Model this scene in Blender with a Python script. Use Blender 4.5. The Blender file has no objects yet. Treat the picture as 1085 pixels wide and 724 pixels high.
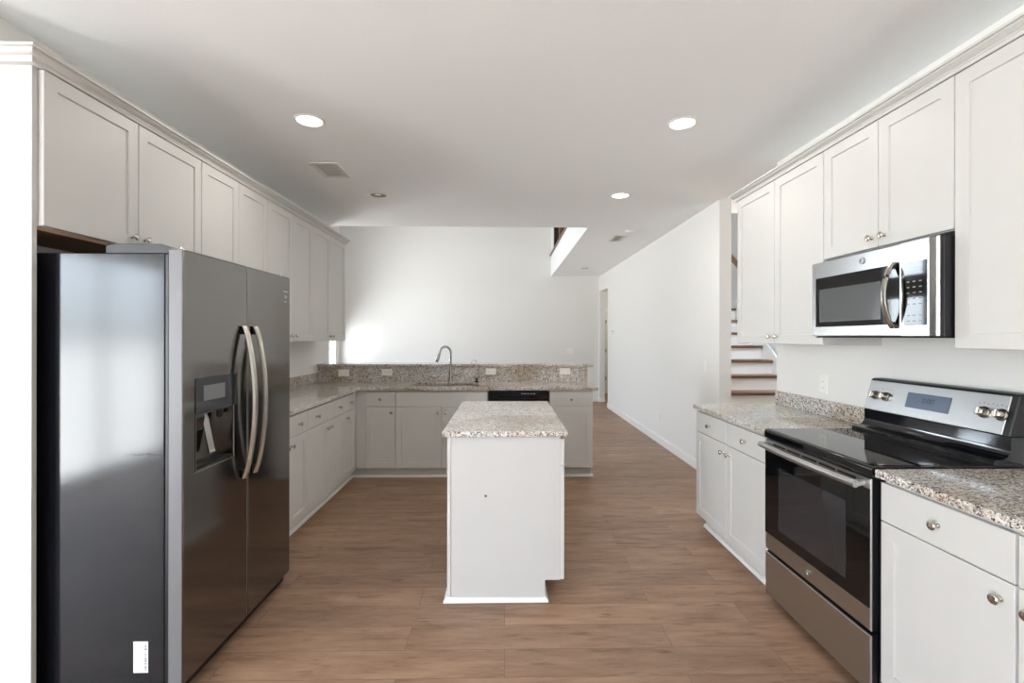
import bpy, bmesh, math, random
from mathutils import Vector, Matrix
random.seed(7)
S = bpy.context.scene
COL = S.collection
PI = math.pi

# ------------------------------------------------------------------ camera
F_PX, CX, CY, YAW, ROLL, CAM_H = 504.89, 545.86, 357.12, 0.021, 0.0017, 1.4162
cam = bpy.data.cameras.new('camera')
cam.sensor_fit = 'HORIZONTAL'; cam.sensor_width = 36.0
cam.lens = F_PX / 1085 * 36.0
cam.shift_x = -(CX - 542.5) / 1085
cam.shift_y = (CY - 362.0) / 1085
cam.clip_start = 0.05
cam_o = bpy.data.objects.new('camera', cam); COL.objects.link(cam_o)
_R = Vector((math.cos(YAW), -math.sin(YAW), 0)); _F = Vector((math.sin(YAW), math.cos(YAW), 0)); _U = Vector((0, 0, 1))
_r = _R * math.cos(ROLL) + _U * math.sin(ROLL); _u = _U * math.cos(ROLL) - _R * math.sin(ROLL)
m = Matrix((( _r.x, _u.x, -_F.x, 0), (_r.y, _u.y, -_F.y, 0), (_r.z, _u.z, -_F.z, CAM_H), (0, 0, 0, 1)))
cam_o.matrix_world = m
S.camera = cam_o

# ------------------------------------------------------------------ view, world, daylight
S.view_settings.view_transform = 'Standard'
S.view_settings.look = 'None'
S.view_settings.gamma = 1.0
S.view_settings.use_curve_mapping = False
S.view_settings.exposure = 0.27
S.cycles.max_bounces = 14
S.cycles.diffuse_bounces = 8
S.cycles.glossy_bounces = 6
S.cycles.sample_clamp_indirect = 8.0

world = bpy.data.worlds.new('sky'); S.world = world
world.use_nodes = True
_nt = world.node_tree; _nt.nodes.clear()
_o = _nt.nodes.new('ShaderNodeOutputWorld'); _b = _nt.nodes.new('ShaderNodeBackground')
_tc = _nt.nodes.new('ShaderNodeTexCoord'); _sx = _nt.nodes.new('ShaderNodeSeparateXYZ')
_cr = _nt.nodes.new('ShaderNodeValToRGB')
_e = _cr.color_ramp.elements
_e[0].position = 0.0; _e[0].color = (1.12, 1.14, 1.15, 1)          # sunlit pale ground
_e[1].position = 0.485; _e[1].color = (0.96, 1.0, 1.01, 1)
for _p, _c in ((0.50, (0.54, 0.60, 0.63, 1)), (0.56, (0.74, 0.84, 0.95, 1)), (1.0, (0.54, 0.69, 0.90, 1))):
    _x = _e.new(_p); _x.color = _c
_mp = _nt.nodes.new('ShaderNodeMapRange'); _mp.inputs[1].default_value = -1; _mp.inputs[2].default_value = 1
_nt.links.new(_tc.outputs['Generated'], _sx.inputs[0]); _nt.links.new(_sx.outputs[2], _mp.inputs[0])
_nt.links.new(_mp.outputs[0], _cr.inputs[0]); _nt.links.new(_cr.outputs[0], _b.inputs[0])
_b.inputs[1].default_value = 19.5
_nt.links.new(_b.outputs[0], _o.inputs[0])

def portal(name, loc, direction, sx, sy):
    """marks a window opening so the renderer sends the sky's light through it"""
    l = bpy.data.lights.new(name, 'AREA'); l.shape = 'RECTANGLE'; l.size = sx; l.size_y = sy
    l.cycles.is_portal = True
    o = bpy.data.objects.new(name, l); COL.objects.link(o); o.location = loc
    o.rotation_euler = Vector(direction).to_track_quat('-Z', 'Y').to_euler()
    return o

# ------------------------------------------------------------------ materials
def lin(c):
    c = c / 255.0
    return c / 12.92 if c <= 0.04045 else ((c + 0.055) / 1.055) ** 2.4
def rgb(r, g, b): return (lin(r), lin(g), lin(b), 1.0)

class Mat:
    def __init__(s, name):
        s.m = bpy.data.materials.new(name); s.m.use_nodes = True
        s.n = s.m.node_tree.nodes; s.l = s.m.node_tree.links
        s.b = s.n['Principled BSDF']
    def set(s, **k):
        for a, v in k.items(): s.b.inputs[a.replace('_', ' ')].default_value = v
        return s
    def new(s, t, **k):
        n = s.n.new(t)
        for a, v in k.items():
            if hasattr(n, a): setattr(n, a, v)
            else: n.inputs[a].default_value = v
        return n
    def link(s, a, b): s.l.new(a, b)
    def coord(s, scale=(1, 1, 1), out='Object'):
        t = s.n.new('ShaderNodeTexCoord'); mp = s.n.new('ShaderNodeMapping')
        mp.inputs['Scale'].default_value = scale
        s.link(t.outputs[out], mp.inputs[0]); return mp.outputs[0]
    def ramp(s, src, stops, interp='LINEAR'):
        r = s.n.new('ShaderNodeValToRGB'); cr = r.color_ramp; cr.interpolation = interp
        while len(cr.elements) < len(stops): cr.elements.new(0.5)
        for e, (p, c) in zip(cr.elements, stops): e.position = p; e.color = c
        s.link(src, r.inputs[0]); return r.outputs[0]
    def mix(s, fac, a, b, mode='MIX'):
        n = s.n.new('ShaderNodeMix'); n.data_type = 'RGBA'; n.blend_type = mode
        for sock, v in ((n.inputs[0], fac), (n.inputs[6], a), (n.inputs[7], b)):
            if hasattr(v, 'links'): s.link(v, sock)
            else: sock.default_value = v
        return n.outputs[2]
    def bump(s, h, strength, dist):
        n = s.n.new('ShaderNodeBump'); n.inputs['Strength'].default_value = strength; n.inputs['Distance'].default_value = dist
        s.link(h, n.inputs['Height']); s.link(n.outputs[0], s.b.inputs['Normal'])

def plain(name, col, rough=0.5, metal=0.0, spec=0.5, tex=None):
    """plain paint / plastic / metal with a fine procedural surface texture"""
    M = Mat(name).set(Roughness=rough, Metallic=metal)
    M.b.inputs['Specular IOR Level'].default_value = spec
    no = M.new('ShaderNodeTexNoise'); no.inputs['Scale'].default_value = tex[0] if tex else 6
    no.inputs['Detail'].default_value = 3
    M.link(M.coord(), no.inputs['Vector'])
    c2 = tuple(min(1, x * 1.008) for x in col[:3]) + (1,); c1 = tuple(x * 0.992 for x in col[:3]) + (1,)
    M.link(M.ramp(no.outputs[0], [(0.35, c1), (0.65, c2)]), M.b.inputs['Base Color'])
    if tex: M.bump(no.outputs[0], tex[1], tex[2])
    return M.m

M = {}
M['wall'] = plain('painted_wall', rgb(232, 231, 228), 0.75, spec=0.25, tex=(180, 0.08, 0.002))
M['ceil'] = plain('painted_ceiling', rgb(243, 245, 246), 0.85, spec=0.2, tex=(140, 0.12, 0.002))
M['trim'] = plain('white_trim_paint', rgb(240, 239, 235), 0.4)
M['cab'] = plain('pale_grey_cabinet_paint', rgb(206, 205, 202), 0.42, spec=0.4)
M['panel'] = plain('toned_down_end_panel', rgb(199, 198, 196), 0.5, spec=0.35)  # cabinet paint darkened to offset the strong light on the end panels
M['nickel'] = plain('satin_nickel', rgb(196, 190, 180), 0.25, 1.0)
M['chrome'] = plain('brushed_faucet_steel', rgb(178, 176, 172), 0.24, 1.0)
M['plastic'] = plain('white_plastic', rgb(240, 238, 232), 0.35)
M['black'] = plain('black_plastic', rgb(18, 18, 20), 0.4)
M['enamel'] = plain('black_enamel', rgb(12, 14, 20), 0.06, spec=0.9)
M['glass'] = plain('black_glass', rgb(10, 11, 14), 0.04)
M['slot'] = plain('dark_slot', rgb(20, 20, 20), 0.7)
M['screen'] = plain('grey_blue_display', rgb(104, 118, 136), 0.12)
M['oven_window'] = plain('oven_window_glass', rgb(46, 46, 48), 0.06)
M['micro_window'] = plain('microwave_window_screen', rgb(88, 90, 92), 0.10)
M['ink'] = plain('dark_ink', rgb(40, 44, 52), 0.5)
M['lightink'] = plain('pale_print', rgb(205, 208, 210), 0.5)
M['greyink'] = plain('grey_print', rgb(150, 150, 152), 0.6)
M['iron'] = plain('black_iron', rgb(24, 22, 21), 0.5)
M['ply'] = plain('unfinished_brown_board', rgb(172, 140, 112), 0.7, tex=(9, 0.1, 0.002))
M['register'] = plain('register_enamel', rgb(222, 220, 214), 0.45)
M['register_dark'] = plain('grey_register_core', rgb(196, 195, 192), 0.8)
M['can_baffle'] = plain('grey_can_baffle', rgb(128, 127, 125), 0.6)
M['chip'] = plain('bare_brown_chip', rgb(120, 84, 48), 0.8)
M['carpet'] = plain('grey_brown_carpet', rgb(120, 108, 96), 0.95, tex=(300, 0.6, 0.006))
M['rubber'] = plain('black_rubber', rgb(22, 22, 22), 0.8)
M['bronze'] = plain('dark_hinge_metal', rgb(70, 66, 62), 0.4, 1.0)
M['dispenser'] = plain('smoky_dispenser_panel', rgb(62, 65, 70), 0.08)
M['dispenser_screen'] = plain('grey_dispenser_screen', rgb(122, 126, 131), 0.12)
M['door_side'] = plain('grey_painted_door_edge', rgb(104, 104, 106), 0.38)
M['basin'] = plain('sink_steel', rgb(170, 168, 164), 0.28, 1.0)

def steel(name, col, r, axis='x', var=0.025):
    k = Mat(name).set(Metallic=1.0, Roughness=r)
    sc = {'x': (1.2, 500, 500), 'z': (500, 500, 1.2)}[axis]
    no = k.new('ShaderNodeTexNoise'); no.inputs['Scale'].default_value = 1.0; no.inputs['Detail'].default_value = 2
    k.link(k.coord(sc), no.inputs['Vector'])
    a = tuple(x * (1 - var) for x in col[:3]) + (1,); b = tuple(min(1, x * (1 + var)) for x in col[:3]) + (1,)
    k.link(k.ramp(no.outputs[0], [(0.3, a), (0.7, b)]), k.b.inputs['Base Color'])
    k.link(k.ramp(no.outputs[0], [(0.3, (r * .95,) * 3 + (1,)), (0.7, (r * 1.06,) * 3 + (1,))]), k.b.inputs['Roughness'])
    return k.m
M['steel'] = steel('stainless_steel', rgb(186, 186, 185), 0.33, 'x')
M['steel_bright'] = steel('polished_stainless', rgb(184, 184, 183), 0.20, 'x', 0.03)
M['blacksteel'] = steel('black_stainless', rgb(134, 131, 128), 0.13, 'x', 0.04)
M['handle_steel'] = steel('dark_handle_steel', rgb(176, 172, 166), 0.22, 'z')

def fridge_side():
    k = Mat('pebbled_black_side').set(Roughness=0.11, Base_Color=rgb(16, 18, 23), IOR=1.46)
    v = k.new('ShaderNodeTexVoronoi'); v.inputs['Scale'].default_value = 260
    k.link(k.coord(), v.inputs['Vector'])
    k.bump(v.outputs['Distance'], 0.035, 0.001)
    return k.m
M['fridgeside'] = fridge_side()

def granite():
    k = Mat('speckled_granite').set(Roughness=0.09)
    k.b.inputs['Specular IOR Level'].default_value = 0.75
    co = k.coord()
    wob = k.new('ShaderNodeTexNoise'); wob.inputs['Scale'].default_value = 45; wob.inputs['Detail'].default_value = 3
    k.link(co, wob.inputs['Vector'])
    add = k.new('ShaderNodeVectorMath', operation='MULTIPLY_ADD')
    k.link(wob.outputs['Color'], add.inputs[0]); add.inputs[1].default_value = (0.022,) * 3; k.link(co, add.inputs[2])
    v1 = k.new('ShaderNodeTexVoronoi'); v1.inputs['Scale'].default_value = 150; k.link(add.outputs[0], v1.inputs['Vector'])
    sep = k.new('ShaderNodeSeparateColor'); k.link(v1.outputs['Color'], sep.inputs[0])
    base = k.ramp(sep.outputs[0], [(0.0, rgb(120, 116, 113)), (0.12, rgb(166, 158, 151)), (0.28, rgb(202, 195, 187)), (0.52, rgb(222, 217, 211)), (0.80, rgb(238, 236, 232))], 'CONSTANT')
    # clustered dark mica
    n2 = k.new('ShaderNodeTexNoise'); n2.inputs['Scale'].default_value = 55; n2.inputs['Detail'].default_value = 6; n2.inputs['Roughness'].default_value = 0.72
    k.link(co, n2.inputs['Vector'])
    dk = k.ramp(n2.outputs[0], [(0.56, (0, 0, 0, 1)), (0.62, (.9, .9, .9, 1))])
    c = k.mix(dk, base, rgb(92, 88, 86))
    # fine black flecks
    v2 = k.new('ShaderNodeTexVoronoi'); v2.inputs['Scale'].default_value = 260; k.link(add.outputs[0], v2.inputs['Vector'])
    sep2 = k.new('ShaderNodeSeparateColor'); k.link(v2.outputs['Color'], sep2.inputs[0])
    fl = k.ramp(sep2.outputs[1], [(0.0, (1, 1, 1, 1)), (0.07, (0, 0, 0, 1))], 'CONSTANT')
    c = k.mix(fl, c, rgb(48, 45, 45))
    # broad warm brown clouds
    n3 = k.new('ShaderNodeTexNoise'); n3.inputs['Scale'].default_value = 1.9; n3.inputs['Detail'].default_value = 5
    k.link(co, n3.inputs['Vector'])
    cl = k.ramp(n3.outputs[0], [(0.46, (0, 0, 0, 1)), (0.66, (0.8, 0.8, 0.8, 1))])
    c = k.mix(cl, c, rgb(212, 194, 172), 'MULTIPLY')
    k.link(c, k.b.inputs['Base Color'])
    return k.m
M['granite'] = granite()

def planks():
    k = Mat('wood_plank_floor').set(Roughness=0.4)
    k.b.inputs['Specular IOR Level'].default_value = 0.4
    co = k.coord()
    br = k.new('ShaderNodeTexBrick'); br.offset = 0.37; br.offset_frequency = 2; br.squash = 1.0
    br.inputs['Color1'].default_value = (0, 0, 0, 1); br.inputs['Color2'].default_value = (1, 1, 1, 1); br.inputs['Mortar'].default_value = (0.5, 0.5, 0.5, 1)
    br.inputs['Scale'].default_value = 1.0; br.inputs['Mortar Size'].default_value = 0.0011; br.inputs['Mortar Smooth'].default_value = 0.3
    br.inputs['Bias'].default_value = 0.0
    br.inputs['Brick Width'].default_value = 1.22; br.inputs['Row Height'].default_value = 0.18
    k.link(co, br.inputs['Vector'])
    # shift the grain from plank to plank
    sc = k.new('ShaderNodeVectorMath', operation='MULTIPLY_ADD'); k.link(br.outputs['Color'], sc.inputs[0]); sc.inputs[1].default_value = (9, 5, 3); k.link(co, sc.inputs[2])
    mp = k.new('ShaderNodeMapping'); mp.inputs['Scale'].default_value = (1.1, 6, 1); k.link(sc.outputs[0], mp.inputs[0])
    n1 = k.new('ShaderNodeTexNoise'); n1.inputs['Scale'].default_value = 2.4; n1.inputs['Detail'].default_value = 9; n1.inputs['Roughness'].default_value = 0.68; n1.inputs['Distortion'].default_value = 0.25
    k.link(mp.outputs[0], n1.inputs['Vector'])
    mp2 = k.new('ShaderNodeMapping'); mp2.inputs['Scale'].default_value = (2.5, 90, 1); k.link(sc.outputs[0], mp2.inputs[0])
    n2 = k.new('ShaderNodeTexNoise'); n2.inputs['Scale'].default_value = 1.5; n2.inputs['Detail'].default_value = 4; k.link(mp2.outputs[0], n2.inputs['Vector'])
    c = k.ramp(n1.outputs[0], [(0.22, rgb(102, 78, 61)), (0.40, rgb(141, 112, 91)), (0.55, rgb(156, 126, 104)), (0.78, rgb(173, 145, 122))])
    g = k.ramp(n2.outputs[0], [(0.3, (0.95, 0.95, 0.95, 1)), (0.7, (1.03, 1.03, 1.03, 1))])
    c = k.mix(1.0, c, g, 'MULTIPLY')
    mp4 = k.new('ShaderNodeMapping'); mp4.inputs['Scale'].default_value = (3.2, 16, 1); k.link(sc.outputs[0], mp4.inputs[0])
    n4 = k.new('ShaderNodeTexNoise'); n4.inputs['Scale'].default_value = 1.7; n4.inputs['Detail'].default_value = 6; n4.inputs['Roughness'].default_value = 0.6
    k.link(mp4.outputs[0], n4.inputs['Vector'])
    c = k.mix(k.ramp(n4.outputs[0], [(0.57, (0, 0, 0, 1)), (0.72, (.75, .75, .75, 1))]), c, rgb(104, 78, 58))
    t = k.ramp(br.outputs['Color'], [(0.0, (0.86, 0.85, 0.84, 1)), (1.0, (1.10, 1.09, 1.07, 1))])
    c = k.mix(1.0, c, t, 'MULTIPLY')
    c = k.mix(br.outputs['Fac'], c, rgb(104, 80, 64))
    k.link(c, k.b.inputs['Base Color'])
    k.link(k.ramp(n1.outputs[0], [(0.3, (0.46,) * 3 + (1,)), (0.7, (0.36,) * 3 + (1,))]), k.b.inputs['Roughness'])
    k.bump(n2.outputs[0], 0.06, 0.002)
    return k.m
M['floor'] = planks()

def woodmat(name, a, b, axis=0):
    k = Mat(name).set(Roughness=0.4)
    s = [20, 20, 20]; s[axis] = 1.5
    n1 = k.new('ShaderNodeTexNoise'); n1.inputs['Scale'].default_value = 2.0; n1.inputs['Detail'].default_value = 5
    k.link(k.coord(tuple(s)), n1.inputs['Vector'])
    k.link(k.ramp(n1.outputs[0], [(0.3, a), (0.7, b)]), k.b.inputs['Base Color'])
    return k.m
M['tread'] = woodmat('brown_stair_tread_wood', rgb(84, 56, 36), rgb(118, 82, 54), 0)
M['rail'] = woodmat('brown_handrail_wood', rgb(104, 68, 40), rgb(150, 104, 66), 1)

def emis(name, col, s):
    k = Mat(name); k.b.inputs['Base Color'].default_value = (0.9, 0.9, 0.9, 1)
    no = k.new('ShaderNodeTexNoise'); no.inputs['Scale'].default_value = 3; k.link(k.coord(), no.inputs['Vector'])
    k.link(k.ramp(no.outputs[0], [(0.3, col), (0.7, col)]), k.b.inputs['Emission Color'])
    k.b.inputs['Emission Strength'].default_value = s
    return k.m
M['lamp'] = emis('lit_lamp_lens', (1.0, 0.96, 0.88, 1), 6.0)

def pane():
    k = Mat('window_glass'); k.n.remove(k.b)
    out = [n for n in k.n if n.type == 'OUTPUT_MATERIAL'][0]
    t = k.new('ShaderNodeBsdfTransparent'); g = k.new('ShaderNodeBsdfGlossy'); g.inputs['Roughness'].default_value = 0.02
    mx = k.new('ShaderNodeMixShader'); mx.inputs[0].default_value = 0.05
    k.link(t.outputs[0], mx.inputs[1]); k.link(g.outputs[0], mx.inputs[2])
    k.link(mx.outputs[0], out.inputs[0]); return k.m
M['pane'] = pane()

# ------------------------------------------------------------------ mesh helpers
class MB:
    def __init__(s): s.bm = bmesh.new(); s.wn = False
    def _v(s, p): return s.bm.verts.new(p)
    def box(s, x0, x1, y0, y1, z0, z1, bevel=0.0, seg=1):
        v = [s._v((x, y, z)) for x in (x0, x1) for y in (y0, y1) for z in (z0, z1)]
        fs = [s.bm.faces.new([v[i] for i in q]) for q in ((0, 1, 3, 2), (4, 6, 7, 5), (0, 4, 5, 1), (2, 3, 7, 6), (0, 2, 6, 4), (1, 5, 7, 3))]
        if bevel:
            s.wn = True
            es = {e for f in fs for e in f.edges}
            bmesh.ops.bevel(s.bm, geom=list(es), offset=bevel, segments=seg, affect='EDGES', profile=0.5)
        return s
    def prism(s, pts, a0, a1, axis='x', bevel=0.0):
        """polygon pts in the plane normal to axis, extruded a0..a1"""
        def P(p, a):
            return (a, p[0], p[1]) if axis == 'x' else (p[0], a, p[1]) if axis == 'y' else (p[0], p[1], a)
        A = [s._v(P(p, a0)) for p in pts]; B = [s._v(P(p, a1)) for p in pts]
        n = len(pts); fs = [s.bm.faces.new(A), s.bm.faces.new(B[::-1])]
        for i in range(n): fs.append(s.bm.faces.new([A[i], B[i], B[(i + 1) % n], A[(i + 1) % n]]))
        if bevel:
            s.wn = True
            bmesh.ops.bevel(s.bm, geom=list({e for f in fs for e in f.edges}), offset=bevel, segments=1, affect='EDGES')
        return s
    def front(s, x0, x1, z0, z1, rings, y=0.0):
        """a board facing -y: rings = [(inset, y)...] from the back edge to the innermost face"""
        R = []
        for ins, yy in rings:
            R.append([s._v((x, y + yy, z)) for x, z in ((x0 + ins, z0 + ins), (x1 - ins, z0 + ins), (x1 - ins, z1 - ins), (x0 + ins, z1 - ins))])
        s.bm.faces.new(R[0][::-1]); s.bm.faces.new(R[-1])
        for a, b in zip(R, R[1:]):
            for i in range(4): s.bm.faces.new([a[i], a[(i + 1) % 4], b[(i + 1) % 4], b[i]])
        return s
    def slab(s, xs, ys, z0, z1, keep, plane='xy'):
        """grid of cells, keep(i, j) -> solid; plane 'xy' (thick in z), 'yz' (thick in x), 'xz' (thick in y)"""
        def P(a, b, c): return (a, b, c) if plane == 'xy' else (c, a, b) if plane == 'yz' else (a, c, b)
        cache = {}
        def V(i, j, k):
            if (i, j, k) not in cache: cache[(i, j, k)] = s._v(P(xs[i], ys[j], (z0, z1)[k]))
            return cache[(i, j, k)]
        nx, ny = len(xs) - 1, len(ys) - 1
        ok = lambda i, j: 0 <= i < nx and 0 <= j < ny and keep(i, j)
        for i in range(nx):
            for j in range(ny):
                if not ok(i, j): continue
                s.bm.faces.new([V(i, j, 0), V(i, j + 1, 0), V(i + 1, j + 1, 0), V(i + 1, j, 0)])
                s.bm.faces.new([V(i, j, 1), V(i + 1, j, 1), V(i + 1, j + 1, 1), V(i, j + 1, 1)])
                for di, dj, a, b in ((-1, 0, (i, j), (i, j + 1)), (1, 0, (i + 1, j + 1), (i + 1, j)), (0, -1, (i + 1, j), (i, j)), (0, 1, (i, j + 1), (i + 1, j + 1))):
                    if not ok(i + di, j + dj):
                        s.bm.faces.new([V(*a, 0), V(*a, 1), V(*b, 1), V(*b, 0)])
        bmesh.ops.recalc_face_normals(s.bm, faces=s.bm.faces)
        return s
    def lathe(s, prof, center=(0, 0, 0), axis='z', seg=24):
        """profile [(r, h)...] turned about an axis through center"""
        c = Vector(center)
        def P(r, h, t):
            a, b = r * math.cos(t), r * math.sin(t)
            return c + Vector({'z': (a, b, h), 'y': (a, h, b), 'x': (h, a, b)}[axis])
        rows = []
        for r, h in prof:
            rows.append([s._v(P(0, h, 0))] if r <= 1e-6 else [s._v(P(r, h, 2 * PI * k / seg)) for k in range(seg)])
        for A, B in zip(rows, rows[1:]):
            for k in range(seg):
                q = (k + 1) % seg
                if len(A) == 1 and len(B) == 1: continue
                if len(A) == 1: s.bm.faces.new([A[0], B[q], B[k]])
                elif len(B) == 1: s.bm.faces.new([A[k], A[q], B[0]])
                else: s.bm.faces.new([A[k], A[q], B[q], B[k]])
        if len(rows[0]) > 1 and prof[0] != prof[-1]: s.bm.faces.new(rows[0][::-1])
        if len(rows[-1]) > 1 and prof[0] != prof[-1]: s.bm.faces.new(rows[-1])
        bmesh.ops.recalc_face_normals(s.bm, faces=s.bm.faces)
        return s
    def tube(s, pts, r, seg=12, ry=None, up=(0, 0, 1)):
        """tube through pts, radius r (a number or one per point); ry gives an oval section"""
        pts = [Vector(p) for p in pts]; rows = []; n = len(pts)
        for i, p in enumerate(pts):
            d = (pts[min(i + 1, n - 1)] - pts[max(i - 1, 0)]).normalized()
            u = Vector(up)
            if abs(d.dot(u)) > 0.95: u = Vector((0, 1, 0)) if abs(d.y) < 0.9 else Vector((1, 0, 0))
            a = d.cross(u).normalized(); b = a.cross(d)
            rr = r[i] if isinstance(r, (list, tuple)) else r
            r2 = rr if ry is None else ry
            rows.append([s._v(p + a * rr * math.cos(2 * PI * k / seg) + b * r2 * math.sin(2 * PI * k / seg)) for k in range(seg)])
        for A, B in zip(rows, rows[1:]):
            for k in range(seg): s.bm.faces.new([A[k], A[(k + 1) % seg], B[(k + 1) % seg], B[k]])
        s.bm.faces.new(rows[0][::-1]); s.bm.faces.new(rows[-1])
        bmesh.ops.recalc_face_normals(s.bm, faces=s.bm.faces)
        return s
    def build(s, name, mat, parent=None, loc=(0, 0, 0), recalc=True):
        if recalc: bmesh.ops.recalc_face_normals(s.bm, faces=s.bm.faces)
        if loc != (0, 0, 0): bmesh.ops.translate(s.bm, verts=s.bm.verts, vec=-Vector(loc))
        me = bpy.data.meshes.new(name); s.bm.to_mesh(me); s.bm.free()
        me.materials.append(mat)
        for p in me.polygons: p.use_smooth = True
        me.set_sharp_from_angle(angle=math.radians(32))
        o = bpy.data.objects.new(name, me); COL.objects.link(o); o.location = loc
        if parent: o.parent = parent
        if s.wn:
            w = o.modifiers.new('normals', 'WEIGHTED_NORMAL'); w.keep_sharp = True; w.weight = 100
        return o

def bevmod(o, w=0.003, seg=2):
    b = o.modifiers.new('edge', 'BEVEL'); b.width = w; b.segments = seg; b.limit_method = 'ANGLE'; b.angle_limit = math.radians(40); b.harden_normals = True
    return o
def thing(name, label, cat, loc=(0, 0, 0), rot=0.0, group=None):
    o = bpy.data.objects.new(name, None); COL.objects.link(o); o.empty_display_size = 0.1
    o.location = loc; o.rotation_euler = (0, 0, rot)
    o['label'] = label; o['category'] = cat
    if group: o['group'] = group
    return o
def tag(o, label, cat, group=None):
    o['label'] = label; o['category'] = cat
    if group: o['group'] = group
    return o
def struct(o): o['kind'] = 'structure'; return o
FRONT_X = PI / 2      # things facing +x : local x -> +y, local y -> -x
FRONT_NX = -PI / 2    # things facing -x : local x -> -y, local y -> +x

# ------------------------------------------------------------------ the room
CEIL = 2.739; XW = 2.055; XWO = 2.17; XL = -2.09; YFAR = 10.42; XGL = -3.59; HIGH = 5.4
YB = -2.9; XN = -4.05; YCE = 5.74
struct(MB().box(-4.4, 3.9, -3.2, 12.3, -0.05, 0.0).build('floor', M['floor']))

# ceiling of the kitchen with the lower ceiling strip under the loft; two recessed cans need holes
cans = [(-1.183, 4.467), (1.528, 9.088)]
hh = 0.0715
xs = sorted([XN, -1.183 - hh, -1.183 + hh, 1.0, 1.528 - hh, 1.528 + hh, XW + 0.03])
ys = sorted([YB, 4.467 - hh, 4.467 + hh, YCE, 9.088 - hh, 9.088 + hh, YFAR])
def ck(i, j):
    xm, ym = (xs[i] + xs[i + 1]) / 2, (ys[j] + ys[j + 1]) / 2
    if ym > YCE and xm < 1.0: return False
    return not any(abs(xm - a) < hh and abs(ym - b) < hh for a, b in cans)
struct(MB().slab(xs, ys, CEIL, 3.2, ck).build('ceiling', M['ceil']))
struct(MB().box(XW + 0.031, 3.75, 2.0, 5.03, CEIL, 3.2).build('ceiling', M['ceil']))       # stair hall
struct(MB().box(XGL - .2, 3.75, 5.2, 10.6, HIGH, HIGH + .1).build('ceiling', M['ceil']))       # great room and stairwell
struct(MB().box(XW + .12, 3.4, 9.3, 12.1, 2.6, 2.7).build('ceiling', M['ceil']))             # rear hall
# right wall of the great room, with a tall opening near the far corner
struct(MB().slab([4.53, 9.51, 10.33, YFAR + .02], [0, 2.405, CEIL], XW, XWO, lambda i, j: not (i == 1 and j == 0), 'yz').build('wall_right', M['wall']))
struct(MB().box(XW, XWO, YB - .1, 3.56, 0, CEIL).build('wall_kitchen_right', M['wall']))
struct(MB().box(XL - .115, XL, 1.80, 5.72, 0, CEIL).build('wall_kitchen_left', M['wall']))
struct(MB().box(XN - .02, XL - .116, 1.80, 1.90, 0, CEIL).build('wall_nook', M['wall']))
struct(MB().box(XGL, XL - .116, 5.60, 5.72, 0, CEIL).build('wall_great_room_side', M['wall']))
struct(MB().box(XGL - .1, 3.75, 5.62, 5.72, 3.2, HIGH).build('wall_above_kitchen', M['wall']))
struct(MB().box(XGL - .12, XW - .001, YFAR, YFAR + .12, 0, HIGH).build('wall_far', M['wall']))
struct(MB().box(1.0, 3.75, 9.86, YFAR - .001, 3.201, HIGH).build('wall_loft', M['wall']))
struct(MB().box(3.63, 3.75, 2.0, 9.4, 0, HIGH).build('wall_stair_right', M['wall']))
struct(MB().box(XWO, 3.63, 1.95, 2.07, 0, CEIL).build('wall_hall_near', M['wall']))
struct(MB().slab([XWO, 2.6, 3.4, 3.63], [0, 3.55, 4.85, HIGH], 9.05, 9.15, lambda i, j: not (i == 1 and j == 1), 'xz').build('wall_stair_far', M['wall']))
struct(MB().box(XW, XWO, 5.75, 9.85, 3.201, HIGH).build('wall_stair_left', M['wall']))
struct(MB().box(3.3, 3.4, 9.3, 12.0, 0, 2.6).build('wall_hall_right', M['wall']))
struct(MB().box(1.6, 3.4, 11.9, 12.0, 0, 2.6).build('wall_hall_far', M['wall']))
struct(MB().box(XWO, 3.3, 9.3, 9.4, 0, 2.6).build('wall_hall_side', M['wall']))
struct(MB().box(2.05, 2.17, YFAR + .03, 11.9, 0, 2.6).build('wall_hall_left', M['wall']))
# walls with window openings
def wall_with(name, plane, a0, a1, z1, t0, t1, holes):
    us = sorted({a0, a1} | {h[0] for h in holes} | {h[1] for h in holes}); zs = sorted({0, z1} | {h[2] for h in holes} | {h[3] for h in holes})
    def k(i, j):
        um, zm = (us[i] + us[i + 1]) / 2, (zs[j] + zs[j + 1]) / 2
        return not any(h[0] < um < h[1] and h[2] < zm < h[3] for h in holes)
    return struct(MB().slab(us, zs, t0, t1, k, plane).build(name, M['wall']))
GW = [(6.95, 7.75, .75, 2.15), (7.75, 8.55, .75, 2.15), (9.70, 10.165, .80, 1.50),
      (6.95, 7.75, 2.45, 2.95), (7.75, 8.55, 2.45, 2.95)]
wall_with('wall_great_room_left', 'yz', 5.6, YFAR, HIGH, XGL - .14, XGL, GW)
NW = [(-2.15, -.30, 0.02, 2.25)]
wall_with('wall_nook_left', 'yz', YB - .12, 1.9, CEIL, XN - .14, XN, NW)
BW = [(-3.5, -2.3, .40, 2.35)]
wall_with('wall_back', 'xz', XN - .02, XW, CEIL, YB - .14, YB, BW)

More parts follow.
